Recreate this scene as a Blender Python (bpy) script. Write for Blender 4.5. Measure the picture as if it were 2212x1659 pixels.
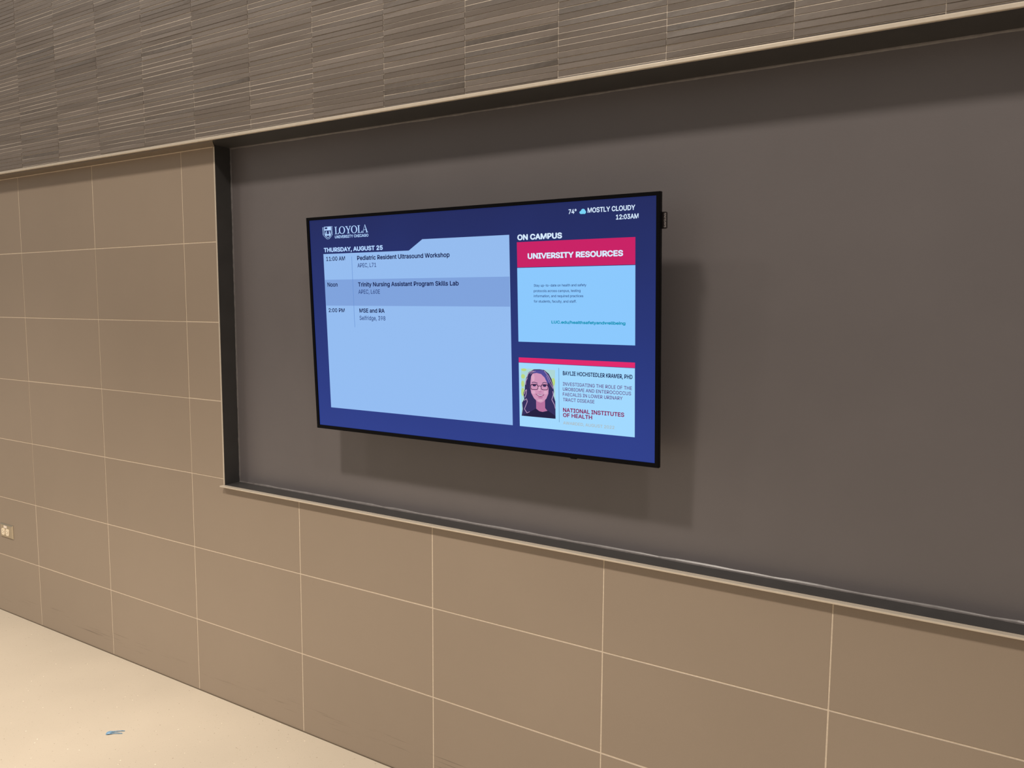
import bpy, bmesh, math, random
from mathutils import Matrix, Vector
from mathutils.geometry import tessellate_polygon

# ---------------------------------------------------------------- camera, world, lights
for o in list(bpy.data.objects):
    bpy.data.objects.remove(o)
SC = bpy.context.scene
COL = SC.collection
random.seed(11)

CAM_POS = Vector((3.9699, -1.9801, 1.5925))
YAW, PITCH, ROLL, FPX = 0.55599, -0.09873, 0.0053, 1703.42
_f = Vector((-math.sin(YAW) * math.cos(PITCH), math.cos(YAW) * math.cos(PITCH), math.sin(PITCH)))
_r0 = Vector((math.cos(YAW), math.sin(YAW), 0))
_u0 = _r0.cross(_f)
_r = math.cos(ROLL) * _r0 + math.sin(ROLL) * _u0
_u = -math.sin(ROLL) * _r0 + math.cos(ROLL) * _u0
cam_data = bpy.data.cameras.new('camera')
cam_data.sensor_width = 36.0
cam_data.lens = FPX * 36.0 / 2212.0
cam_data.clip_start = 0.05
cam = bpy.data.objects.new('camera', cam_data)
COL.objects.link(cam)
cam.matrix_world = Matrix(((_r.x, _u.x, -_f.x, CAM_POS.x), (_r.y, _u.y, -_f.y, CAM_POS.y),
                           (_r.z, _u.z, -_f.z, CAM_POS.z), (0, 0, 0, 1)))
SC.camera = cam

w = bpy.data.worlds.new('world')
SC.world = w
w.use_nodes = True
w.node_tree.nodes['Background'].inputs[0].default_value = (1.0, 0.92, 0.84, 1)
w.node_tree.nodes['Background'].inputs[1].default_value = 0.30

# row of ceiling downlights high above the hall, parallel to the wall:
# each has a wide soft spill and a narrow beam onto the floor and the foot of the wall
for lx, spill, beam in ((-2.6, 28, 430), (-0.15, 42, 640), (2.30, 66, 620), (4.75, 48, 210), (7.2, 36, 160)):
    ld = bpy.data.lights.new('downlight_spill', 'AREA')
    ld.shape = 'DISK'
    ld.size = 0.50
    ld.energy = spill
    ld.color = (1.0, 0.90, 0.79)
    lo = bpy.data.objects.new('downlight_spill', ld)
    COL.objects.link(lo)
    lo.location = (lx, -2.35, 4.5)
    ld = bpy.data.lights.new('downlight_beam', 'SPOT')
    ld.shadow_soft_size = 0.09
    ld.spot_size = math.radians(84)
    ld.spot_blend = 0.65
    ld.energy = beam
    ld.color = (1.0, 0.90, 0.79)
    lo = bpy.data.objects.new('downlight_beam', ld)
    COL.objects.link(lo)
    lo.location = (lx, -2.35, 4.45)

SC.view_settings.view_transform = 'Standard'
SC.view_settings.look = 'None'
SC.view_settings.exposure = 0.0
SC.view_settings.gamma = 1.0
SC.view_settings.use_curve_mapping = False


# ---------------------------------------------------------------- helpers
def lin(c):
    out = []
    for v in c[:3]:
        v = v / 255.0
        out.append(v / 12.92 if v <= 0.04045 else ((v + 0.055) / 1.055) ** 2.4)
    return tuple(out) + (1.0,)


def link_mesh(name, me, mat=None, parent=None):
    o = bpy.data.objects.new(name, me)
    COL.objects.link(o)
    if mat is not None and not me.materials:
        me.materials.append(mat)
    if parent is not None:
        o.parent = parent
    return o


def pymesh(name, verts, faces, mat, parent=None):
    me = bpy.data.meshes.new(name)
    me.from_pydata(verts, [], faces)
    me.update()
    return link_mesh(name, me, mat, parent)


def box_bm(bm, x0, x1, y0, y1, z0, z1):
    v = [bm.verts.new(p) for p in ((x0, y0, z0), (x1, y0, z0), (x1, y1, z0), (x0, y1, z0),
                                   (x0, y0, z1), (x1, y0, z1), (x1, y1, z1), (x0, y1, z1))]
    for f in ((3, 2, 1, 0), (4, 5, 6, 7), (0, 1, 5, 4), (1, 2, 6, 5), (2, 3, 7, 6), (3, 0, 4, 7)):
        bm.faces.new([v[i] for i in f])


def bm_mesh(name, bm, bevel=0.0, seg=1):
    if bevel:
        bmesh.ops.bevel(bm, geom=list(bm.edges), offset=bevel, segments=seg, affect='EDGES', profile=0.6)
    bmesh.ops.recalc_face_normals(bm, faces=list(bm.faces))
    me = bpy.data.meshes.new(name)
    bm.to_mesh(me)
    bm.free()
    return me


def box(name, x0, x1, y0, y1, z0, z1, mat, parent=None, bevel=0.0, seg=1):
    bm = bmesh.new()
    box_bm(bm, x0, x1, y0, y1, z0, z1)
    return link_mesh(name, bm_mesh(name, bm, bevel, seg), mat, parent)


def extrude_poly(name, pts, y0, y1, mat, parent=None, bevel=0.0):
    """prism from (x, z) outline between y0 (front) and y1 (back)"""
    bm = bmesh.new()
    a = [bm.verts.new((x, y0, z)) for x, z in pts]
    b = [bm.verts.new((x, y1, z)) for x, z in pts]
    n = len(pts)
    bm.faces.new(a)
    bm.faces.new(list(reversed(b)))
    for i in range(n):
        j = (i + 1) % n
        bm.faces.new((a[i], b[i], b[j], a[j]))
    return link_mesh(name, bm_mesh(name, bm, bevel), mat, parent)


def structure(o):
    o['kind'] = 'structure'
    return o


def tag(o, label, cat, group=None):
    o['label'] = label
    o['category'] = cat
    if group:
        o['group'] = group
    return o


class NT:
    """small node-tree builder"""
    def __init__(self, name):
        self.m = bpy.data.materials.new(name)
        self.m.use_nodes = True
        self.t = self.m.node_tree
        self.b = self.t.nodes['Principled BSDF']

    def n(self, typ, **kw):
        nd = self.t.nodes.new(typ)
        for k, v in kw.items():
            if k.startswith('i_'):
                nd.inputs[k[2:].replace('_', ' ')].default_value = v
            else:
                setattr(nd, k, v)
        return nd

    def l(self, a, b):
        self.t.links.new(a, b)

    def coords(self, scale=(1, 1, 1), kind='Object'):
        tc = self.n('ShaderNodeTexCoord')
        mp = self.n('ShaderNodeMapping')
        mp.inputs['Scale'].default_value = scale
        self.l(tc.outputs[kind], mp.inputs['Vector'])
        return mp.outputs['Vector']

    def pos(self, scale=(1, 1, 1)):
        g = self.n('ShaderNodeNewGeometry')
        mp = self.n('ShaderNodeMapping')
        mp.inputs['Scale'].default_value = scale
        self.l(g.outputs['Position'], mp.inputs['Vector'])
        return mp.outputs['Vector']

    def noise(self, vec, scale, detail=3.0, rough=0.55):
        nd = self.n('ShaderNodeTexNoise')
        nd.inputs['Scale'].default_value = scale
        nd.inputs['Detail'].default_value = detail
        nd.inputs['Roughness'].default_value = rough
        self.l(vec, nd.inputs['Vector'])
        return nd.outputs['Fac']

    def math(self, op, a, b=None, c=None, clamp=False):
        nd = self.n('ShaderNodeMath', operation=op)
        nd.use_clamp = clamp
        for i, v in enumerate((a, b, c)):
            if v is None:
                continue
            if isinstance(v, (int, float)):
                nd.inputs[i].default_value = v
            else:
                self.l(v, nd.inputs[i])
        return nd.outputs[0]

    def ramp(self, fac, stops):
        nd = self.n('ShaderNodeValToRGB')
        els = nd.color_ramp.elements
        while len(els) < len(stops):
            els.new(0.5)
        for e, (p, c) in zip(els, stops):
            e.position = p
            e.color = c if len(c) == 4 else tuple(c) + (1,)
        self.l(fac, nd.inputs['Fac'])
        return nd.outputs['Color']

    def mix(self, fac, a, b, blend='MIX'):
        nd = self.n('ShaderNodeMix', data_type='RGBA', blend_type=blend)
        for sock, v in ((nd.inputs[0], fac), (nd.inputs[6], a), (nd.inputs[7], b)):
            if isinstance(v, (int, float)):
                sock.default_value = v
            elif isinstance(v, tuple):
                sock.default_value = v if len(v) == 4 else v + (1,)
            else:
                self.l(v, sock)
        return nd.outputs[2]

    def bump(self, h, strength=0.2, dist=0.002):
        nd = self.n('ShaderNodeBump')
        nd.inputs['Strength'].default_value = strength
        nd.inputs['Distance'].default_value = dist
        self.l(h, nd.inputs['Height'])
        self.l(nd.outputs['Normal'], self.b.inputs['Normal'])

    def base(self, c, rough=0.5, metal=0.0, spec=0.5):
        if isinstance(c, tuple):
            self.b.inputs['Base Color'].default_value = c if len(c) == 4 else c + (1,)
        else:
            self.l(c, self.b.inputs['Base Color'])
        self.b.inputs['Roughness'].default_value = rough
        self.b.inputs['Metallic'].default_value = metal
        self.b.inputs['Specular IOR Level'].default_value = spec
        return self.m


def scaled(c, k):
    return (c[0] * k, c[1] * k, c[2] * k, 1)


def plain(name, c, rough=0.5, metal=0.0, spec=0.5, noise=0.0, nscale=40):
    t = NT(name)
    if noise:
        f = t.noise(t.pos(), nscale)
        col = t.ramp(f, [(0.25, scaled(c, 1 - noise)), (0.75, scaled(c, 1 + noise))])
        return t.base(col, rough, metal, spec)
    return t.base(c, rough, metal, spec)


# ---------------------------------------------------------------- materials
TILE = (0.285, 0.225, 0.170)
GROUT = (0.58, 0.485, 0.375)


def make_tile_mat():
    t = NT('porcelain_tile')
    p = t.pos()
    f1 = t.noise(p, 2.2, 3)
    f2 = t.noise(p, 420, 2)
    oi = t.n('ShaderNodeObjectInfo')
    k = t.math('ADD', t.math('MULTIPLY', f1, 0.10), t.math('MULTIPLY', oi.outputs['Random'], 0.045))
    k = t.math('ADD', k, t.math('MULTIPLY', f2, 0.10))
    col = t.ramp(k, [(0.0, scaled(TILE, 0.86)), (0.26, scaled(TILE, 1.14))])
    # scuff streaks where mops and feet rub the lowest course
    sp = t.n('ShaderNodeSeparateXYZ')
    g = t.n('ShaderNodeNewGeometry')
    t.l(g.outputs['Position'], sp.inputs[0])
    st = t.noise(t.pos((1.1, 1, 60)), 3.0, 4, 0.6)
    mk = t.n('ShaderNodeMapRange')
    mk.inputs[1].default_value = 0.590
    mk.inputs[2].default_value = 0.66
    t.l(st, mk.inputs[0])
    lo = t.math('LESS_THAN', sp.outputs['Z'], 0.115)
    lo2 = t.math('GREATER_THAN', sp.outputs['Z'], 0.055)
    sm = t.math('MULTIPLY', t.math('MULTIPLY', mk.outputs[0], lo), t.math('MULTIPLY', lo2, 0.55))
    col = t.mix(sm, col, scaled(TILE, 0.35))
    t.bump(f2, 0.12, 0.0006)
    return t.base(col, 0.40, 0, 0.5)


def make_strip_mat():
    t = NT('split_face_strip')
    at = t.n('ShaderNodeAttribute', attribute_name='tone')
    oi = t.n('ShaderNodeObjectInfo')
    p = t.pos()
    f = t.noise(p, 60, 4)
    streak = t.noise(t.pos((1.0, 1.0, 9)), 4.0, 2)
    k = t.math('ADD', t.math('MULTIPLY', at.outputs['Fac'], 0.55), t.math('MULTIPLY', oi.outputs['Random'], 0.22))
    k = t.math('ADD', k, t.math('MULTIPLY', t.math('ADD', f, streak), 0.26))
    c = (0.140, 0.116, 0.098)
    col = t.ramp(k, [(0.20, scaled(c, 0.58)), (0.42, scaled(c, 0.92)), (0.70, scaled(c, 1.06)), (0.98, scaled(c, 1.30))])
    t.bump(t.noise(t.pos((1, 1, 1.6)), 70, 3), 0.35, 0.0012)
    return t.base(col, 0.46, 0, 0.45)


def make_floor_mat():
    t = NT('speckled_floor')
    base = (0.45, 0.392, 0.312)
    p = t.pos()
    cloud = t.noise(p, 1.1, 4)
    fine = t.noise(p, 260, 3)
    k = t.math('ADD', t.math('MULTIPLY', cloud, 0.75), t.math('MULTIPLY', fine, 0.25))
    col = t.ramp(k, [(0.3, scaled(base, 0.90)), (0.7, scaled(base, 1.08))])

    def specks(scale, thr, keep, seed):
        v = t.n('ShaderNodeTexVoronoi')
        v.inputs['Scale'].default_value = scale
        mp = t.n('ShaderNodeMapping')
        mp.inputs['Location'].default_value = (seed, seed * 1.7, 0.3)
        t.l(p, mp.inputs['Vector'])
        nz = t.n('ShaderNodeTexNoise')
        nz.inputs['Scale'].default_value = scale * 2.0
        t.l(mp.outputs[0], nz.inputs['Vector'])
        add = t.n('ShaderNodeMix', data_type='VECTOR')
        add.inputs[0].default_value = 0.006 * 60 / scale
        t.l(mp.outputs[0], add.inputs[4])
        t.l(nz.outputs['Color'], add.inputs[5])
        t.l(add.outputs[1], v.inputs['Vector'])
        s = t.n('ShaderNodeSeparateColor')
        t.l(v.outputs['Color'], s.inputs[0])
        near = t.math('LESS_THAN', v.outputs['Distance'], t.math('MULTIPLY', s.outputs[1], thr))
        pick = t.math('LESS_THAN', s.outputs[0], keep)
        return t.math('MULTIPLY', near, pick)
    col = t.mix(t.math('MULTIPLY', specks(135, 0.30, 0.05, 3.1), 0.62), col, (0.15, 0.11, 0.07))
    col = t.mix(t.math('MULTIPLY', specks(260, 0.40, 0.10, 7.7), 0.38), col, (0.23, 0.17, 0.11))
    col = t.mix(t.math('MULTIPLY', specks(120, 0.28, 0.03, 5.2), 0.75), col, (0.86, 0.78, 0.64))
    t.bump(fine, 0.05, 0.0008)
    return t.base(col, 0.42, 0, 0.35)


def make_niche_mat():
    t = NT('niche_paint')
    c = (0.127, 0.114, 0.116)
    p = t.pos()
    col = t.ramp(t.noise(p, 3.0, 3), [(0.3, scaled(c, 0.96)), (0.7, scaled(c, 1.04))])
    t.bump(t.noise(p, 230, 3), 0.18, 0.0008)
    return t.base(col, 0.36, 0, 0.65)


M_TILE = make_tile_mat()
M_STRIP = make_strip_mat()
M_FLOOR = make_floor_mat()
M_NICHE = make_niche_mat()
M_GROUT = plain('grout', GROUT, 0.85, 0, 0.2, 0.10, 160)
M_SGROUT = plain('strip_grout', (0.66, 0.585, 0.50), 0.85, 0, 0.2, 0.12, 160)
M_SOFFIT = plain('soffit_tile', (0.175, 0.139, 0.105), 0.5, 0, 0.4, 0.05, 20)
M_REVEAL = plain('dark_reveal_metal', (0.042, 0.040, 0.039), 0.36, 0.0, 0.5, 0.12, 14)
M_CAULK = plain('caulk_bead', (0.12, 0.108, 0.106), 0.35, 0, 0.6, 0.25, 60)
M_TRIM = plain('edge_trim_metal', (0.62, 0.545, 0.445), 0.42, 0.35, 0.5, 0.05, 60)
M_BLACK = plain('bezel_plastic', (0.004, 0.004, 0.005), 0.30, 0, 0.05)
M_BACK = plain('cover_plastic', (0.012, 0.012, 0.013), 0.45, 0, 0.5)
M_TABBROWN = plain('tab_plastic', (0.012, 0.008, 0.008), 0.35, 0, 0.5)
M_TABTEXT = plain('tab_print', (0.42, 0.38, 0.37), 0.5)
M_STEEL = plain('brushed_steel', (0.56, 0.49, 0.38), 0.30, 0.9, 0.5, 0.06, 200)
M_IVORY = plain('ivory_plastic', (0.80, 0.69, 0.52), 0.4, 0, 0.5)
M_SLOT = plain('slot_dark', (0.10, 0.075, 0.045), 0.7)
M_STICKER = plain('paper_sticker', (0.80, 0.70, 0.60), 0.7)


def make_blue():
    t = NT('blue_plastic')
    f = t.noise(t.pos(), 130, 3)
    col = t.ramp(f, [(0.3, (0.075, 0.19, 0.33, 1)), (0.75, (0.22, 0.38, 0.52, 1))])
    return t.base(col, 0.25, 0, 0.6)


M_BLUE = make_blue()


# ---------------------------------------------------------------- setting: floor
floor = structure(box('floor', -4.0, 8.5, -7.0, 0.30, -0.10, 0.0, M_FLOOR))

# ---------------------------------------------------------------- setting: tiled wall with a long recess
TW, TH, J = 0.6096, 0.3048, 0.0038
NX0, NX1 = 1.4219, 6.22        # recess opening
NZ0, NZ1 = 0.8905, 2.187
ND = 0.072                     # recess depth
Z_TOP = 2.181                  # top of field tile
WX0, WX1 = -5 * TW, 12 * TW
GY = 0.0009                    # grout face
bm = bmesh.new()
box_bm(bm, WX0, NX0 - 0.002, GY, 0.30, 0.0, NZ1)
box_bm(bm, NX1 + 0.002, WX1, GY, 0.30, 0.0, NZ1)
box_bm(bm, NX0 - 0.002, NX1 + 0.002, GY, 0.30, 0.0, NZ0 - 0.004)
wall = structure(link_mesh('wall_back', bm_mesh('wall_back', bm), M_GROUT))

rows = [(i * TH, (i + 1) * TH) for i in range(6)] + [(6 * TH, Z_TOP + J / 2 - 0.002)]
TRW = 0.0075                   # visible edge-trim width
shared = {}


def rect_tile(x0, x1, z0, z1):
    x0 += J / 2; x1 -= J / 2; z0 += J / 2; z1 -= J / 2
    dy = random.uniform(-0.0004, 0.0004)
    key = (round(x1 - x0, 4), round(z1 - z0, 4))
    if key not in shared:
        b = bmesh.new()
        wx, wz = key
        box_bm(b, -wx / 2, wx / 2, 0, 0.0085, -wz / 2, wz / 2)
        me = bm_mesh('tile', b, 0.0007)
        me.materials.append(M_TILE)
        shared[key] = me
    o = bpy.data.objects.new('tile', shared[key])
    COL.objects.link(o)
    o.parent = wall
    o.location = ((x0 + x1) / 2, dy, (z0 + z1) / 2)
    o.rotation_euler = (random.uniform(-0.0006, 0.0006), 0, random.uniform(-0.0006, 0.0006))


for k in range(-5, 12):
    x0, x1 = k * TW, (k + 1) * TW
    for (z0, z1) in rows:
        L, R = NX0 - TRW, NX1 + TRW       # tile stops at the trim
        B = NZ0 - 0.0065
        if x1 <= L or x0 >= R or z1 <= B:
            rect_tile(x0, x1, z0, z1)
        elif z0 >= B:                     # beside the recess only
            if x0 < L:
                rect_tile(x0, L + J / 2, z0, z1)
            elif x1 > R:
                rect_tile(R - J / 2, x1, z0, z1)
        elif x0 < L:                      # corner tile cut to an L
            h = J / 2
            extrude_poly('tile', [(x0 + h, z0 + h), (x1 - h, z0 + h), (x1 - h, B), (L, B), (L, z1 - h), (x0 + h, z1 - h)],
                         0.0, 0.0085, M_TILE, wall, 0.0007)
        elif x1 > R:
            h = J / 2
            extrude_poly('tile', [(x0 + h, z0 + h), (x1 - h, z0 + h), (x1 - h, z1 - h), (R, z1 - h), (R, B), (x0 + h, B)],
                         0.0, 0.0085, M_TILE, wall, 0.0007)
        else:
            rect_tile(x0, x1, z0, B + J / 2)

# dark sealant joint along the foot of the wall
structure(box('trim_5', WX0, WX1, -0.0022, 0.0016, 0.0, 0.0030, plain('floor_joint', (0.10, 0.075, 0.05), 0.7)))

# ---------------------------------------------------------------- setting: recess lining
recess = structure(box('wall_recess', NX0 - 0.05, NX1 + 0.05, ND, 0.26, NZ0 - 0.06, NZ1 + 0.03, M_NICHE))
box('side_reveal', NX0 - 0.0020, NX0, 0.0, ND, NZ0, NZ1, M_REVEAL, recess)
box('side_reveal', NX1, NX1 + 0.0020, 0.0, ND, NZ0, NZ1, M_REVEAL, recess)
box('sill', NX0 - 0.0020, NX1 + 0.0020, 0.0005, ND, NZ0 - 0.0038, NZ0, M_REVEAL, recess)


def slab(name, pts, z0, z1, mat, parent):
    """horizontal plate from an (x, y) outline"""
    bm = bmesh.new()
    a = [bm.verts.new((x, y, z0)) for x, y in pts]
    b = [bm.verts.new((x, y, z1)) for x, y in pts]
    n = len(pts)
    bm.faces.new(a)
    bm.faces.new(list(reversed(b)))
    for i in range(n):
        j = (i + 1) % n
        bm.faces.new((a[i], b[i], b[j], a[j]))
    return link_mesh(name, bm_mesh(name, bm), mat, parent)


MI = 0.068                     # the dark head lining is mitred towards the overhang's edge
slab('head', [(NX0, ND), (NX0, -0.0004), (NX0 + MI, -0.0600), (NX1 - MI, -0.0600), (NX1, -0.0004), (NX1, ND)],
     NZ1 - 0.0012, NZ1 - 0.0001, M_REVEAL, recess)


def bead(name, p0, p1, n1, n2, r, parent):
    """uneven caulk bead along p0-p1, quarter-round between directions n1 and n2"""
    p0, p1, n1, n2 = Vector(p0), Vector(p1), Vector(n1), Vector(n2)
    N = 90
    verts, faces = [], []
    for i in range(N + 1):
        p = p0.lerp(p1, i / N)
        rr = r * random.uniform(0.65, 1.25)
        verts += [p + n1 * rr, p + (n1 + n2) * rr * 0.42, p + n2 * rr]
        if i:
            a = (i - 1) * 3
            faces += [(a, a + 1, a + 4, a + 3), (a + 1, a + 2, a + 5, a + 4)]
    return pymesh(name, verts, faces, M_CAULK, parent)


bead('caulk_bead', (NX0, ND, NZ0), (NX1, ND, NZ0), (0, -1, 0), (0, 0, 1), 0.0055, recess)
bead('caulk_bead', (NX0, ND, NZ1 - 0.0012), (NX1, ND, NZ1 - 0.0012), (0, -1, 0), (0, 0, -1), 0.0050, recess)
bead('caulk_bead', (NX0, ND, NZ0), (NX0, ND, NZ1), (0, -1, 0), (1, 0, 0), 0.0035, recess)

# edge trims
structure(box('trim_1', NX0 - TRW + 0.0006, NX0 - 0.0003, -0.0016, 0.008, NZ0 + 0.0005, NZ1 - 0.007, M_TRIM, None, 0.0008, 2))
structure(box('trim_2', NX0 - TRW + 0.0006, NX1 + TRW, -0.0200, 0.0004, NZ0 - 0.0054, NZ0 - 0.0002, M_TRIM, None, 0.0012, 2))
structure(box('trim_3', NX1 + 0.0003, NX1 + TRW - 0.0006, -0.0016, 0.008, NZ0 + 0.0005, NZ1 - 0.007, M_TRIM, None, 0.0008, 2))

# ---------------------------------------------------------------- setting: strip-tiled upper wall, standing proud
MF = -0.062                    # mean face of the strips
BACK = -0.0607                 # grout bed
UZ0, UZ1 = NZ1, 4.9
upper = structure(box('wall_upper', WX0, WX1, BACK, 0.30, UZ0, UZ1, M_SGROUT))
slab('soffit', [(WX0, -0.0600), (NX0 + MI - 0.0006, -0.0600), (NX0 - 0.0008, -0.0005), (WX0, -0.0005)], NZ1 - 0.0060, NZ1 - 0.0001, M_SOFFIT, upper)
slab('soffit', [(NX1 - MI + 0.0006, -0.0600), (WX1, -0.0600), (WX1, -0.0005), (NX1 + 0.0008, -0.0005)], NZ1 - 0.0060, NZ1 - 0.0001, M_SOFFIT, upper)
box('soffit_joint', WX0, NX0 - 0.009, -0.0022, 0.0012, NZ1 - 0.0085, NZ1 - 0.0058, M_GROUT, upper)
structure(box('trim_4', WX0, WX1, -0.0680, -0.0608, NZ1 - 0.0002, NZ1 + 0.0105, M_TRIM, None, 0.0020, 3))

PX, PZ = 0.3048, 0.0160
X00, Z00 = 0.174, 2.2029
GAPZ, GAPX = 0.0015, 0.0018
NSEG = 6


def strip_geo(wx, wz, rng):
    """hand-finished strip: face twists and bows along its length"""
    base = rng.gauss(0, 0.00055)
    t0, t1 = rng.gauss(0, 0.00045), rng.gauss(0, 0.00045)
    b0, b1 = rng.gauss(0, 0.00045), rng.gauss(0, 0.00045)
    tm, bmid = rng.gauss(0, 0.0004), rng.gauss(0, 0.0004)
    verts, faces = [], []
    for i in range(NSEG + 1):
        s = i / NSEG
        x = -wx / 2 + wx * s
        bow = 4 * s * (1 - s)
        yt = base + t0 * (1 - s) + t1 * s + tm * bow
        yb = base + b0 * (1 - s) + b1 * s + bmid * bow
        yt = max(-0.0042, min(0.0008, yt))
        yb = max(-0.0042, min(0.0008, yb))
        verts += [(x, 0.0065, -wz / 2), (x, yb + 0.0005, -wz / 2), (x, yb, -wz / 2 + 0.0006),
                  (x, yt, wz / 2 - 0.0006), (x, yt + 0.0005, wz / 2), (x, 0.0065, wz / 2)]
        if i:
            a, c = (i - 1) * 6, i * 6
            for q in range(5):
                faces.append((a + q, c + q, c + q + 1, a + q + 1))
    e = NSEG * 6
    faces.append((0, 1, 2, 3, 4, 5))
    faces.append((e + 5, e + 4, e + 3, e + 2, e + 1, e))
    return verts, faces


def set_tone(me, vals):
    at = me.attributes.new('tone', 'FLOAT', 'FACE')
    for i, v in enumerate(vals):
        at.data[i].value = v


rng = random.Random(5)
variants = []
for i in range(40):
    v, f = strip_geo(PX - GAPX, PZ - GAPZ, rng)
    me = bpy.data.meshes.new('strip_tile')
    me.from_pydata(v, [], f)
    set_tone(me, [min(1, max(0, rng.gauss(0.45, 0.24)))] * len(f))
    me.materials.append(M_STRIP)
    me.update()
    variants.append(me)


def project(P):
    d = Vector(P) - CAM_POS
    z = d.dot(_f)
    if z < 0.1:
        return None
    return (1106 + FPX * d.dot(_r) / z, 829.5 - FPX * d.dot(_u) / z)


cells = []
for k in range(-10, 23):
    for r in range(-1, 167):
        xa, xb = X00 + PX * k, X00 + PX * (k + 1)
        za, zb = Z00 + PZ * r, Z00 + PZ * (r + 1)
        if r == -1:
            za = NZ1 + 0.0108 - GAPZ / 2
        xa, xb = max(xa, WX0), min(xb, WX1)
        if xb - xa < 0.02 or zb > UZ1:
            continue
        area = 0.0
        c = [project(q) for q in ((xa, MF, za), (xb, MF, za), (xb, MF, zb), (xa, MF, zb))]
        if all(q is not None for q in c):
            # on-screen area after clipping the quad's box to the frame
            mid = project(((xa + xb) / 2, MF, (za + zb) / 2))
            full = abs(sum(c[i][0] * c[(i + 1) % 4][1] - c[(i + 1) % 4][0] * c[i][1] for i in range(4))) / 2
            ins = 0
            for i in range(8):
                q = project((xa + (xb - xa) * (i + 0.5) / 8, MF, (za + zb) / 2))
                if 0 <= q[0] <= 2212 and 0 <= q[1] <= 1659:
                    ins += 1
            area = full * ins / 8
        cells.append((area, k, r, xa, xb, za, zb))
cells.sort(key=lambda c: -c[0])
rest_v, rest_f, rest_t = [], [], []
for i, (area, k, r, xa, xb, za, zb) in enumerate(cells):
    cx, cz = (xa + xb) / 2, (za + zb) / 2
    regular = r >= 0 and abs(xb - xa - PX) < 1e-4
    if i < 300 and area > 0:
        if regular:
            me = variants[rng.randrange(len(variants))]
        else:
            v, f = strip_geo(xb - xa - GAPX, zb - za - GAPZ, rng)
            me = bpy.data.meshes.new('strip_tile')
            me.from_pydata(v, [], f)
            set_tone(me, [min(1, max(0, rng.gauss(0.45, 0.24)))] * len(f))
            me.materials.append(M_STRIP)
            me.update()
        o = bpy.data.objects.new('strip_tile', me)
        COL.objects.link(o)
        o.parent = upper
        o.location = (cx, MF, cz)
    else:
        v, f = strip_geo(xb - xa - GAPX, zb - za - GAPZ, rng)
        n0 = len(rest_v)
        rest_v += [(a + cx, b + MF, c + cz) for a, b, c in v]
        rest_f += [tuple(n0 + q for q in ff) for ff in f]
        rest_t += [min(1, max(0, rng.gauss(0.5, 0.24)))] * len(f)
rest = pymesh('strip_tiles', rest_v, rest_f, M_STRIP, upper)
set_tone(rest.data, rest_t)
rest['kind'] = 'stuff'

# ---------------------------------------------------------------- digital signage display
TVW, TVH = 1.2378, 0.7067
HV = TVH / 2
tilt = 0.0455
tv = bpy.data.objects.new('signage_display', None)
COL.objects.link(tv)
tv.location = Vector((2.607, -0.0705, 1.5258)) + Vector((0, math.sin(tilt), -math.cos(tilt))) * HV
tv.rotation_euler = (tilt, 0, 0)
tag(tv, 'wide black framed wall display showing a blue event schedule, mounted in the dark recess', 'display')

IX, IT, IB = 0.6080, 0.3437, -0.3415      # visible panel


def frame_mesh():
    bm = bmesh.new()
    o = [(-TVW / 2, -HV), (TVW / 2, -HV), (TVW / 2, HV), (-TVW / 2, HV)]
    i = [(-IX, IB), (IX, IB), (IX, IT), (-IX, IT)]
    rings = []
    for pts, y in ((o, 0.011), (o, -0.0015), ([(x * 0.9985, z * 0.9975) for x, z in o], -0.0028),
                   ([(x * 1.0015, z * 1.002) for x, z in i], -0.0028), (i, -0.0016), (i, 0.002)):
        rings.append([bm.verts.new((x, y, z + HV)) for x, z in pts])
    for a, b in zip(rings[:-1], rings[1:]):
        for k in range(4):
            j = (k + 1) % 4
            bm.faces.new((a[k], a[j], b[j], b[k]))
    return bm_mesh('bezel', bm)


link_mesh('bezel', frame_mesh(), M_BLACK, tv)
bm = bmesh.new()
r0 = [(-0.6175, -0.352), (0.6175, -0.352), (0.6175, 0.352), (-0.6175, 0.352)]
prev = None
for s, y in ((1.0, 0.0105), (0.985, 0.020), (0.93, 0.028), (0.80, 0.044)):
    ring = [bm.verts.new((x * s, y, z * s + HV)) for x, z in r0]
    if prev:
        for k in range(4):
            j = (k + 1) % 4
            bm.faces.new((prev[k], prev[j], ring[j], ring[k]))
    else:
        bm.faces.new(ring)
    prev = ring
bm.faces.new(prev)
link_mesh('back_cover', bm_mesh('back_cover', bm), M_BACK, tv)
# wall bracket between the cover and the recess panel
mt = box('mounting_bracket', -0.24, 0.24, 0.044, 0.056, HV - 0.21, HV + 0.21, M_BACK, tv, 0.003)
for sx in (-0.2, 0.2):
    bm = bmesh.new()
    pts = [(0.056, -0.2), (0.056, 0.2), (0.1405, 0.2), (0.1405, 0.05), (0.140, -0.2)]
    a = [bm.verts.new((sx - 0.02, y + (0.0 if y < 0.1 else -0.0455 * z), z + HV)) for y, z in pts]
    b = [bm.verts.new((sx + 0.02, y + (0.0 if y < 0.1 else -0.0455 * z), z + HV)) for y, z in pts]
    bm.faces.new(a)
    bm.faces.new(list(reversed(b)))
    for k in range(5):
        j = (k + 1) % 5
        bm.faces.new((a[k], b[k], b[j], a[j]))
    link_mesh('bracket_arm', bm_mesh('bracket_arm', bm), M_BACK, tv)
# sensor nub under the lower edge
extrude_poly('sensor', [(0.356, 0.001), (0.361, -0.0026), (0.378, -0.0026), (0.383, 0.001)], -0.001, 0.009, M_BLACK, tv)


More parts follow.
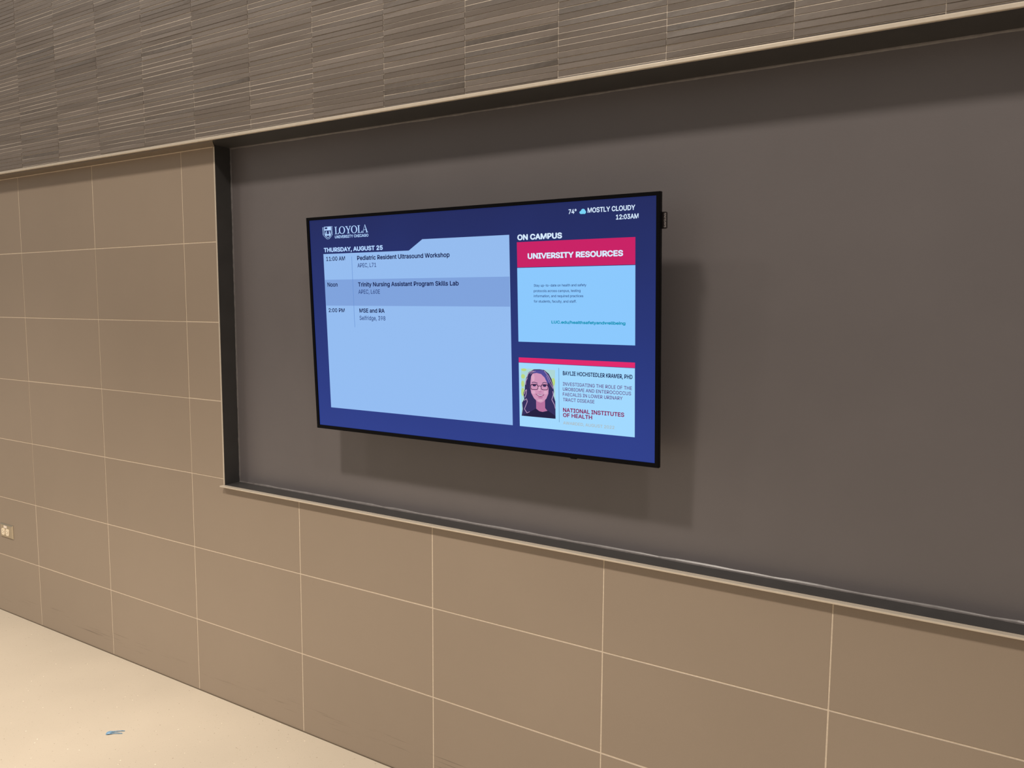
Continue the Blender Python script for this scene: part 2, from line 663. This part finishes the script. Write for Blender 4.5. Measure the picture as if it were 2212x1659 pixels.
# ---- picture on the panel: flat emitting shapes, a fraction of a millimetre apart
def screen_mat(name, rgb, k=1.0, grad=None):
    t = NT(name)
    t.b.inputs['Base Color'].default_value = (0.004, 0.004, 0.005, 1)
    t.b.inputs['Roughness'].default_value = 0.25
    t.b.inputs['Specular IOR Level'].default_value = 0.12
    t.b.inputs['Emission Color'].default_value = lin(rgb)
    t.b.inputs['Emission Strength'].default_value = k
    if grad:
        # backlight of the panel: brighter low down, uneven
        tc = t.n('ShaderNodeTexCoord')
        sp = t.n('ShaderNodeSeparateXYZ')
        t.l(tc.outputs['Object'], sp.inputs[0])
        f = t.math('MULTIPLY_ADD', t.noise(tc.outputs['Object'], 3.0, 2), 0.30, t.math('MULTIPLY', sp.outputs['Z'], -1 / TVH))
        mr = t.n('ShaderNodeMapRange')
        mr.inputs[1].default_value = -0.85
        mr.inputs[2].default_value = 0.15
        t.l(f, mr.inputs[0])
        col = t.mix(mr.outputs[0], lin(rgb), lin(grad))
        t.l(col, t.b.inputs['Emission Color'])
    return t.m


S_NAVY = screen_mat('screen_navy', (30, 40, 94), 1, (40, 60, 138))
S_PANEL = screen_mat('screen_schedule', (148, 187, 238), 1, (146, 188, 242))
S_BAND = screen_mat('screen_band', (126, 162, 220))
S_LINE = screen_mat('screen_line', (100, 142, 208))
S_CARD = screen_mat('screen_card', (138, 200, 253))
S_CARD2 = screen_mat('screen_profile', (160, 216, 254))
S_RED = screen_mat('screen_crimson', (200, 28, 100))
S_RED2 = screen_mat('screen_rose', (224, 36, 108))
S_WHITE = screen_mat('screen_white', (214, 234, 255))
S_WHITE2 = screen_mat('screen_lettering', (178, 212, 255))
S_DARK = screen_mat('screen_ink', (18, 28, 78))
S_DARK2 = screen_mat('screen_ink_soft', (40, 62, 122))
S_TEAL = screen_mat('screen_teal', (20, 150, 185))
S_MAROON = screen_mat('screen_maroon', (136, 34, 92))
S_PURPLE = screen_mat('screen_purple', (98, 56, 124))
S_GOLD = screen_mat('screen_gold', (176, 182, 178))
S_CYAN = screen_mat('screen_cyan', (120, 210, 245))

SY = 0.0012
screen = pymesh('screen', [(-IX, SY, IB + HV), (IX, SY, IB + HV), (IX, SY, IT + HV), (-IX, SY, IT + HV)],
                [(0, 1, 2, 3)], S_NAVY, tv)


def sy(layer):
    return SY - 0.0003 * layer


def flat(name, polys, mat, layer, parent=None):
    """flat picture element: polys are lists of (u, v) outlines"""
    verts, faces = [], []
    for pl in polys:
        n0 = len(verts)
        verts += [(u, sy(layer), v + HV) for u, v in pl]
        a = sum(pl[i][0] * pl[(i + 1) % len(pl)][1] - pl[(i + 1) % len(pl)][0] * pl[i][1] for i in range(len(pl)))
        idx = list(range(n0, n0 + len(pl)))
        faces.append(tuple(idx if a > 0 else reversed(idx)))
    return pymesh(name, verts, faces, mat, parent or screen)


def rect(u0, u1, v0, v1):
    return [(u0, v0), (u1, v0), (u1, v1), (u0, v1)]


def sans_font():
    """the sans-serif face that ships inside Blender; None keeps the built-in one"""
    try:
        import os
        return bpy.data.fonts.load(os.path.join(bpy.utils.system_resource('DATAFILES'), 'fonts', 'Inter.woff2'))
    except Exception:
        return None


FONT = sans_font()


def inside(p, poly):
    c = False
    for i in range(len(poly)):
        (x0, y0), (x1, y1) = poly[i - 1], poly[i]
        if (y0 > p[1]) != (y1 > p[1]) and p[0] < (x1 - x0) * (p[1] - y0) / (y1 - y0) + x0:
            c = not c
    return c


def parea(pl):
    return 0.5 * sum(pl[i - 1][0] * pl[i][1] - pl[i][0] * pl[i - 1][1] for i in range(len(pl)))


def text_shapes(s):
    """lettering as flat (verts, faces); every contour is filled on its own so crossing strokes stay solid"""
    cu = bpy.data.curves.new('t', 'FONT')
    cu.body = s
    cu.size = 1.0
    if FONT is not None:
        cu.font = FONT
    ob = bpy.data.objects.new('t', cu)
    COL.objects.link(ob)
    bpy.context.view_layer.update()
    dg = bpy.context.evaluated_depsgraph_get()
    cv = ob.evaluated_get(dg).to_curve(dg)
    loops = []
    for sp in cv.splines:
        bp = sp.bezier_points
        pts = []
        for i in range(len(bp)):
            a, b = bp[i], bp[(i + 1) % len(bp)]
            p0, p1, p2, p3 = a.co.xy, a.handle_right.xy, b.handle_left.xy, b.co.xy
            straight = abs((p1 - p0).cross(p3 - p0)) < 1e-6 and abs((p2 - p0).cross(p3 - p0)) < 1e-6
            for k in range(1 if straight else 4):
                t = k / 4.0
                q = p0 * (1 - t) ** 3 + p1 * 3 * t * (1 - t) ** 2 + p2 * 3 * t * t * (1 - t) + p3 * t ** 3
                if not pts or (abs(q.x - pts[-1][0]) + abs(q.y - pts[-1][1])) > 1e-5:
                    pts.append((q.x, q.y))
        if len(pts) > 2:
            loops.append(pts)
    ob.to_curve_clear()
    bpy.data.objects.remove(ob)
    bpy.data.curves.remove(cu)
    big = max(loops, key=lambda l: abs(parea(l)))
    sign = 1 if parea(big) > 0 else -1
    outs = [l for l in loops if parea(l) * sign > 0]
    holes = [l for l in loops if parea(l) * sign <= 0]
    V, F = [], []
    for o in outs:
        hs = [h for h in holes if inside(h[0], o)]
        polys = [[Vector((x, y, 0)) for x, y in q] for q in [o] + hs]
        flatp = [v for q in polys for v in q]
        n0 = len(V)
        V += [(v.x, v.y) for v in flatp]
        for tri in tessellate_polygon(polys):
            a, b, c = (flatp[i] for i in tri)
            if (b - a).cross(c - a).z < 0:
                tri = (tri[0], tri[2], tri[1])
            F.append(tuple(n0 + i for i in tri))
    return V, F


CAPH = max(v[1] for v in text_shapes('H')[0])


def text(s, u0, u1, vb, cap, mat, bold=0.0, layer=3, parent=None):
    """one line of lettering fitted between u0 and u1 on baseline vb"""
    vs, fs = text_shapes(s)
    n = 8 if bold else 1
    me = bpy.data.meshes.new('text_line')
    V, F = [], []
    a, b = min(v[0] for v in vs) - bold, max(v[0] for v in vs) + bold
    ks, kz = (u1 - u0) / (b - a), cap / (CAPH + 2 * bold)
    for q in range(n):       # heavier weights are struck several times, a hair apart
        dx, dy = bold * math.cos(q * math.pi / 4), bold * math.sin(q * math.pi / 4)
        n0 = len(V)
        V += [(u0 + (x + dx - a) * ks, sy(layer), vb + (y + dy + bold) * kz + HV) for x, y in vs]
        F += [tuple(n0 + i for i in f) for f in fs]
    me.from_pydata(V, [], F)
    me.materials.append(mat)
    return link_mesh('text_line', me, None, parent or screen)


flat('schedule_panel', [[(-0.551, -0.2777), (0.1713, -0.2777), (0.1713, 0.2652), (-0.1373, 0.2652), (-0.1912, 0.2331), (-0.551, 0.2331)]], S_PANEL, 1)
flat('schedule_band', [rect(-0.551, 0.1700, 0.0645, 0.1492)], S_BAND, 2)
flat('divider_line', [rect(-0.4268, -0.4252, -0.005, 0.222)], S_LINE, 3)
flat('banner', [rect(0.196, 0.5513, 0.1742, 0.2438)], S_RED, 1)
flat('info_card', [rect(0.1957, 0.5515, -0.0342, 0.1728)], S_CARD, 1)
flat('profile_bar', [rect(0.1955, 0.5513, -0.0931, -0.0791)], S_RED2, 1)
flat('profile_card', [rect(0.1953, 0.5510, -0.2779, -0.0941)], S_CARD2, 1)
flat('divider_line', [rect(0.3246, 0.3255, -0.2559, -0.1036)], S_DARK2, 3)

B1, B2 = 0.022, 0.034
for args in (
    ('UNIVERSITY CHICAGO', -0.4952, -0.3509, 0.2817, 0.0091, S_WHITE2, B1),
    ('THURSDAY, AUGUST 25', -0.5473, -0.2939, 0.2387, 0.0143, S_WHITE2, B2),
    ('11:00 AM', -0.5386, -0.4548, 0.2103, 0.0134, S_DARK, 0.016),
    ('Pediatric Resident Ultrasound Workshop', -0.4026, -0.0369, 0.2095, 0.0138, S_DARK, B1),
    ('APEC, L71', -0.4027, -0.3240, 0.1865, 0.0131, S_DARK2, 0.008),
    ('Noon', -0.5387, -0.4936, 0.1265, 0.0138, S_DARK, 0.016),
    ('Trinity Nursing Assistant Program Skills Lab', -0.4039, -0.0070, 0.1257, 0.0137, S_DARK, B1),
    ('APEC, L60E', -0.4037, -0.3130, 0.1027, 0.0134, S_DARK2, 0.008),
    ('2:00 PM', -0.5394, -0.4672, 0.0431, 0.0128, S_DARK, 0.016),
    ('MSE and RA', -0.4031, -0.2969, 0.0427, 0.0133, S_DARK, B1),
    ('Selfridge, 398', -0.4039, -0.2948, 0.0189, 0.0134, S_DARK2, 0.008),
    ('74\u00b0', 0.3599, 0.3837, 0.3117, 0.0123, S_WHITE, B1),
    ('MOSTLY CLOUDY', 0.4165, 0.5509, 0.3117, 0.0129, S_WHITE, B1),
    ('12:03AM', 0.4976, 0.5601, 0.2900, 0.0125, S_WHITE, B1),
    ('ON CAMPUS', 0.1983, 0.3395, 0.2488, 0.0157, S_WHITE, 0.036),
    ('UNIVERSITY RESOURCES', 0.2308, 0.5177, 0.1965, 0.0157, S_WHITE, 0.036),
    ('Stay up-to-date on health and safety', 0.2492, 0.4113, 0.1201, 0.0068, S_DARK2, 0.008),
    ('protocols across campus, testing', 0.2489, 0.3939, 0.1051, 0.0068, S_DARK2, 0.008),
    ('information, and required practices', 0.2487, 0.4021, 0.0910, 0.0068, S_DARK2, 0.008),
    ('for students, faculty, and staff.', 0.2484, 0.3817, 0.0764, 0.0068, S_DARK2, 0.008),
    ('LUC.edu/healthsafetyandwellbeing', 0.3036, 0.5244, 0.0189, 0.0082, S_TEAL, B2),
    ('BAYLIE HOCHSTEDLER KRAMER, PHD', 0.3375, 0.5444, -0.1230, 0.0115, S_DARK, B1),
    ('INVESTIGATING THE ROLE OF THE', 0.3372, 0.5430, -0.1518, 0.0095, S_PURPLE, 0.008),
    ('UROBIOME AND ENTEROCOCCUS', 0.3370, 0.5407, -0.1662, 0.0093, S_PURPLE, 0.008),
    ('FAECALIS IN LOWER URINARY', 0.3368, 0.5163, -0.1806, 0.0093, S_PURPLE, 0.008),
    ('TRACT DISEASE', 0.3373, 0.4339, -0.1955, 0.0093, S_PURPLE, 0.008),
    ('NATIONAL INSTITUTES', 0.3370, 0.5211, -0.2257, 0.0116, S_MAROON, 0.026),
    ('OF HEALTH', 0.3368, 0.4268, -0.2400, 0.0112, S_MAROON, 0.026),
    ('AWARDED, AUGUST 2022', 0.3372, 0.4926, -0.2607, 0.0083, S_GOLD, 0.008),
):
    text(*args)


# ---- serif wordmark
def ellipse(cx, cy, rx, ry, n=28):
    return [(cx + rx * math.cos(2 * math.pi * i / n), cy + ry * math.sin(2 * math.pi * i / n)) for i in range(n)]


def ring(cx, cy, rx, ry, ix, iy, n=28):
    a, b = ellipse(cx, cy, rx, ry, n), ellipse(cx, cy, ix, iy, n)
    return [[a[i], a[(i + 1) % n], b[(i + 1) % n], b[i]] for i in range(n)]


def glyph(ch):
    t = 0.055
    if ch == 'L':
        return 0.66, [rect(0.10, 0.25, 0, 1), rect(0.0, 0.36, 1 - t, 1), rect(0.0, 0.62, 0, t),
                      [(0.62, 0), (0.66, 0.27), (0.61, 0.27), (0.50, t), (0.25, t), (0.25, 0)]]
    if ch == 'O':
        return 0.90, ring(0.45, 0.5, 0.45, 0.52, 0.285, 0.455)
    if ch == 'Y':
        return 0.84, [[(0.08, 1 - t), (0.25, 1 - t), (0.50, 0.46), (0.35, 0.46)], [(0.68, 1 - t), (0.75, 1 - t), (0.50, 0.40), (0.42, 0.46)],
                      rect(0.35, 0.50, 0, 0.47), rect(0.0, 0.34, 1 - t, 1), rect(0.56, 0.84, 1 - t, 1), rect(0.24, 0.61, 0, t)]
    return 0.84, [[(0.38, 1.06), (0.45, 1.06), (0.76, t), (0.60, t)], [(0.36, 0.93), (0.41, 1.02), (0.15, t), (0.09, t)],
                  rect(0.22, 0.58, 0.33, 0.385), rect(0.0, 0.25, 0, t), rect(0.50, 0.84, 0, t)]


gl, x = [], 0.0
for ch in 'LOYOLA':
    adv, pl = glyph(ch)
    gl += [[(u + x, v) for u, v in q] for q in pl]
    x += adv + (-0.03 if ch in 'YL' else 0.035)
mx = max(u for q in gl for u, v in q)
flat('wordmark', [[(-0.4949 + u / mx * 0.1434, 0.2951 + v * 0.0232) for u, v in q] for q in gl], S_WHITE2, 3)

# ---- shield emblem beside the wordmark
EU, EV = 0.0001498, 0.0001075


def em(pts):
    return [(-0.5493 + (x - 220) * EU, 0.3210 - (y - 268) * EV) for x, y in pts]


sh = [(268, 272), (482, 268), (484, 490), (450, 560), (380, 612), (312, 566), (272, 496)]
cxs, cys = 378, 425
inner = [(cxs + (x - cxs) * 0.885, cys + (y - cys) * 0.925) for x, y in sh]
pol = [[sh[i], sh[(i + 1) % 7], inner[(i + 1) % 7], inner[i]] for i in range(7)]
pol += [[(376, 282), (472, 280), (472, 384), (376, 384)], [(282, 342), (376, 342), (376, 384), (282, 384)], [(282, 282), (376, 282), (376, 290), (282, 290)],
        [(282, 290), (294, 290), (294, 342), (282, 342)], [(368, 290), (376, 290), (376, 342), (368, 342)]]
for sgn in (-1, 1):      # two rampant animals facing the kettle
    pol.append([(378 + sgn * q, yy) for q, yy in ((72, 540), (78, 486), (62, 440), (50, 396), (36, 404), (30, 440), (40, 470), (24, 500), (34, 540), (52, 556))])
pol += [ellipse(378, 520, 24, 26, 14), [(372, 480), (384, 480), (384, 498), (372, 498)]]
er = random.Random(3)
for side in (0, 1):
    y = 285 if side == 0 else 268
    while y < 500:
        h = er.choice((10, 14, 18))
        bx = 224 if side == 0 else 494
        pol.append([(bx + er.uniform(0, 4), y), (bx + er.uniform(18, 26), y), (bx + er.uniform(18, 26), y + h), (bx + er.uniform(0, 4), y + h)])
        y += h + er.choice((5, 8))
for i in range(15):
    a = i / 14
    if 0.44 < a < 0.56:
        continue
    xx = 240 + 272 * a
    yy = 512 + 132 * (1 - abs(2 * a - 1) ** 1.5)
    pol.append([(xx - 7, yy - 12), (xx + 6, yy - 10), (xx + 7, yy + 11), (xx - 6, yy + 12)])
flat('emblem', [em(q) for q in pol], S_WHITE2, 3)

# ---- weather icon
flat('weather_icon', [ellipse(0.3985, 0.3140, 0.0062, 0.0043), ellipse(0.4065, 0.3142, 0.0052, 0.0048), ellipse(0.4030, 0.3180, 0.0060, 0.0050),
                      rect(0.3960, 0.4070, 0.3098, 0.3150)], S_CYAN, 3)

# ---- portrait picture on the profile card (flat print)
PU0, PU1, PV0, PV1 = 0.2022, 0.3132, -0.2473, -0.1098


def pp(pts):
    out = []
    for x, y in pts:
        a = (x - 262) / 766.0
        top, bot = 276 + 14 * a, 1332 + 62 * a
        out.append((PU0 + a * (PU1 - PU0), PV1 - (y - top) / (bot - top) * (PV1 - PV0)))
    return [(min(PU1, max(PU0, u)), min(PV1, max(PV0, v))) for u, v in out]


def pell(cx, cy, rx, ry, n=20):
    return ellipse(cx, cy, rx, ry, n)


def ribbon(pts, wd):
    out = []
    for (x0, y0), (x1, y1) in zip(pts[:-1], pts[1:]):
        dx, dy = x1 - x0, y1 - y0
        L = math.hypot(dx, dy)
        nx, ny = -dy / L * wd / 2, dx / L * wd / 2
        out.append([(x0 - nx, y0 - ny), (x1 - nx, y1 - ny), (x1 + nx, y1 + ny), (x0 + nx, y0 + ny)])
    return out


P_BG = screen_mat('picture_backdrop', (172, 214, 214))
P_GREEN = screen_mat('picture_foliage', (186, 214, 130))
P_HAIR = screen_mat('picture_hair', (48, 42, 92))
P_HAIRM = screen_mat('picture_hair_mid', (78, 74, 150))
P_HAIRL = screen_mat('picture_hair_light', (176, 146, 182))
P_SKIN = screen_mat('picture_skin', (206, 148, 184))
P_SKIND = screen_mat('picture_skin_shade', (182, 112, 158))
P_SKINL = screen_mat('picture_skin_light', (218, 168, 196))
P_TOP = screen_mat('picture_garment', (26, 22, 62))
P_LIP = screen_mat('picture_lip', (128, 42, 88))
P_TEETH = screen_mat('picture_teeth', (222, 196, 226))
P_GLASS = screen_mat('picture_spectacles', (62, 26, 66))
P_EYE = screen_mat('picture_eye', (44, 40, 84))

pic = flat('portrait_picture', [rect(PU0, PU1, PV0, PV1)], P_BG, 2)
PIC = dict(parent=screen)


def pflat(name, polys, mat, layer):
    return flat(name, [pp(q) for q in polys], mat, layer)


def pieces(name, polys, mat, layer):
    for q in polys:
        pflat(name, [q], mat, layer)


pieces('foliage_patch', [pell(310, 455, 45, 50), pell(300, 620, 35, 70), pell(330, 310, 60, 30), pell(300, 800, 40, 90), pell(985, 560, 40, 90)], P_GREEN, 2.3)
pflat('portrait_hair', [[(560, 292), (690, 286), (790, 300), (890, 380), (950, 500), (985, 640), (1000, 780), (985, 860), (1028, 1000), (1028, 1392),
                         (262, 1330), (290, 1180), (278, 1040), (330, 960), (312, 830), (345, 740), (352, 620), (385, 480), (440, 360)]], P_HAIR, 2.6)
pflat('portrait_hair_sheen', [[(560, 310), (760, 300), (860, 400), (930, 560), (860, 600), (800, 480), (690, 390), (540, 370)]], P_HAIRM, 2.9)
for path, wd in (([(400, 470), (430, 390), (500, 340), (560, 330)], 16), ([(365, 640), (372, 560), (410, 480)], 18), ([(330, 850), (350, 780), (385, 745), (375, 850), (345, 920)], 16),
                 ([(330, 990), (380, 950), (400, 1010), (360, 1110), (330, 1180), (390, 1270), (450, 1240)], 15), ([(480, 400), (520, 360), (600, 330)], 10),
                 ([(790, 320), (880, 430), (940, 560), (990, 700)], 14), ([(840, 420), (905, 580), (985, 720)], 9), ([(975, 770), (985, 850), (950, 960), (1000, 1060)], 16),
                 ([(960, 980), (1010, 1080), (1024, 1160)], 14), ([(470, 1270), (520, 1310), (560, 1330)], 9)):
    pflat('hair_strand', ribbon(path, wd), P_HAIRL, 3.1)
pflat('portrait_neck', [[(598, 960), (800, 960), (800, 1150), (850, 1215), (700, 1250), (600, 1170)]], P_SKIND, 3.2)
pflat('portrait_garment', [[(262, 1330), (420, 1260), (590, 1170), (650, 1220), (760, 1245), (870, 1215), (1028, 1330), (1028, 1393), (600, 1360)]], P_TOP, 3.4)
pflat('portrait_face', [[(530, 385), (620, 370), (720, 390), (800, 470), (850, 580), (884, 700), (876, 830), (830, 940), (760, 1015), (700, 1036), (630, 1012),
                         (550, 930), (492, 820), (472, 700), (480, 560), (495, 450)]], P_SKIN, 3.6)
pieces('portrait_highlight', [pell(540, 480, 34, 80), pell(672, 720, 26, 60), pell(545, 800, 42, 40), pell(815, 800, 42, 42), pell(690, 985, 60, 22)], P_SKINL, 3.8)
pieces('portrait_shade', [pell(690, 788, 40, 10), [(640, 905), (760, 905), (735, 935), (665, 935)]], P_SKIND, 3.8)
pflat('portrait_lips', [[(585, 838), (640, 846), (690, 842), (740, 850), (788, 848), (760, 880), (700, 898), (640, 884)]], P_LIP, 4.0)
pflat('portrait_teeth', [[(612, 848), (690, 854), (768, 854), (738, 874), (690, 880), (645, 870)]], P_TEETH, 4.2)
pieces('portrait_eyes', [pell(565, 645, 40, 26), pell(795, 650, 40, 26)], P_EYE, 4.0)
pflat('brow', ribbon([(510, 590), (560, 575), (640, 600)], 14), P_EYE, 4.0)
pflat('brow', ribbon([(740, 600), (790, 575), (850, 590)], 14), P_EYE, 4.0)
gp = []
for cx, hw in ((566, 88), (795, 82)):
    n = 24
    o_, i_ = [], []
    for q in range(n):
        a = 2 * math.pi * q / n
        ca, sa = math.cos(a), math.sin(a)
        e = 0.55
        px_, py_ = math.copysign(abs(ca) ** e, ca), math.copysign(abs(sa) ** e, sa)
        o_.append((cx + hw * px_, 682 + 66 * py_))
        i_.append((cx + (hw - 13) * px_, 682 + 50 * py_ + 3))
    gp += [[o_[q], o_[(q + 1) % n], i_[(q + 1) % n], i_[q]] for q in range(n)]
gp += ribbon([(652, 668), (682, 656), (714, 666)], 13) + ribbon([(874, 640), (892, 632)], 14) + ribbon([(480, 640), (468, 636)], 14)
pflat('portrait_spectacles', gp, P_GLASS, 4.3)

# ---- maker's tab on the side of the frame
tab = extrude_poly('maker_tab', [(0.612, 0.2615 + HV), (0.6295, 0.2615 + HV), (0.6318, 0.2638 + HV), (0.6318, 0.3012 + HV), (0.6295, 0.3035 + HV), (0.612, 0.3035 + HV)],
                   0.0112, 0.0150, M_TABBROWN, tv, 0.0004)
vs, fs = text_shapes('SAMSUNG')
a, b = min(v[0] for v in vs), max(v[0] for v in vs)
me = bpy.data.meshes.new('text_line')
me.from_pydata([(0.6293 - y / CAPH * 0.0052, 0.0110, 0.2650 + (x - a) / (b - a) * 0.0350 + HV) for x, y in vs], [], fs)
me.materials.append(M_TABTEXT)
link_mesh('text_line', me, None, tab)

# ---------------------------------------------------------------- wall outlet
ox, oz = -0.2865, 0.4365
outlet = bpy.data.objects.new('wall_outlet', None)
COL.objects.link(outlet)
outlet.location = (ox, 0.0, oz)
tag(outlet, 'steel duplex power outlet set sideways in the beige wall tile', 'outlet')
bm = bmesh.new()
PW, PH = 0.0605, 0.0360
rings = []
for s, y in ((0.0, -0.0004), (0.0, -0.0012), (0.0055, -0.0058), (0.0085, -0.0060)):
    rings.append([bm.verts.new((x, y, z)) for x, z in ((-PW + s, -PH + s), (PW - s, -PH + s), (PW - s, PH - s), (-PW + s, PH - s))])
for a, b in zip(rings[:-1], rings[1:]):
    for k in range(4):
        j = (k + 1) % 4
        bm.faces.new((a[k], a[j], b[j], b[k]))
bm.faces.new(rings[-1])
bm.faces.new(list(reversed(rings[0])))
link_mesh('cover_plate', bm_mesh('cover_plate', bm), M_STEEL, outlet)
for cx in (-0.0285, 0.0120):
    n = 24
    pts = []
    for q in range(n):
        a = 2 * math.pi * q / n
        x = 0.0185 * math.cos(a)
        z = max(-0.0172, min(0.0172, 0.0195 * math.sin(a)))
        pts.append((cx + max(-0.0165, min(0.0165, x)), z - 0.0055))
    face = extrude_poly('receptacle', pts, -0.0076, -0.0058, M_IVORY, outlet)
    for dz in (0.0065, -0.0065):
        box('slot', cx - 0.0062, cx - 0.0022, -0.0079, -0.0075, dz - 0.0069, dz - 0.0042, M_SLOT, face)
    extrude_poly('ground_hole', [(cx + 0.0065 + 0.0022 * math.cos(q), -0.0055 + 0.0022 * math.sin(q)) for q in [i * math.pi / 4 for i in range(8)]],
                 -0.0079, -0.0075, M_SLOT, face)
box('sticker', -0.0225, 0.0080, -0.0066, -0.0061, 0.0148, 0.0270, M_STICKER, outlet)

# ---------------------------------------------------------------- blue scrap on the floor
e1 = Vector((0.75, 0.66, 0)).normalized()
e2 = Vector((0.66, -0.75, 0)).normalized()
org = Vector((1.2215, -0.4030, 0))
bm = bmesh.new()
for sgn in (1, -1):
    prev = None
    N = 16
    for i in range(N + 1):
        s = i / N
        L = 0.062 * s * (1.0 if sgn < 0 else 0.94)
        head = max(0.0, 1 - abs(s - 0.16) / 0.20)
        mid = sgn * (0.0050 - 0.0016 * head + 0.0030 * s + 0.0008 * math.sin(9 * s))
        wd = 0.0022 + 0.0036 * head - 0.0016 * s
        lift = 0.0016 + 0.0022 * math.sin(math.pi * s) + 0.0022 * head
        c = org + e1 * L + e2 * mid
        ring_ = []
        for du, dz in ((-wd, 0.0), (-wd * 0.4, 0.0020), (wd * 0.5, 0.0016), (wd, -0.0006), (0.0, -0.0012)):
            q = c + e2 * du
            ring_.append(bm.verts.new((q.x, q.y, max(0.0002, lift + dz))))
        if prev:
            for k in range(5):
                j = (k + 1) % 5
                bm.faces.new((prev[k], prev[j], ring_[j], ring_[k]))
        else:
            bm.faces.new(ring_)
        prev = ring_
    bm.faces.new(list(reversed(prev)))
scrap = link_mesh('plastic_scrap', bm_mesh('plastic_scrap', bm), M_BLUE)
tag(scrap, 'small torn blue plastic scrap lying on the beige speckled floor', 'litter')
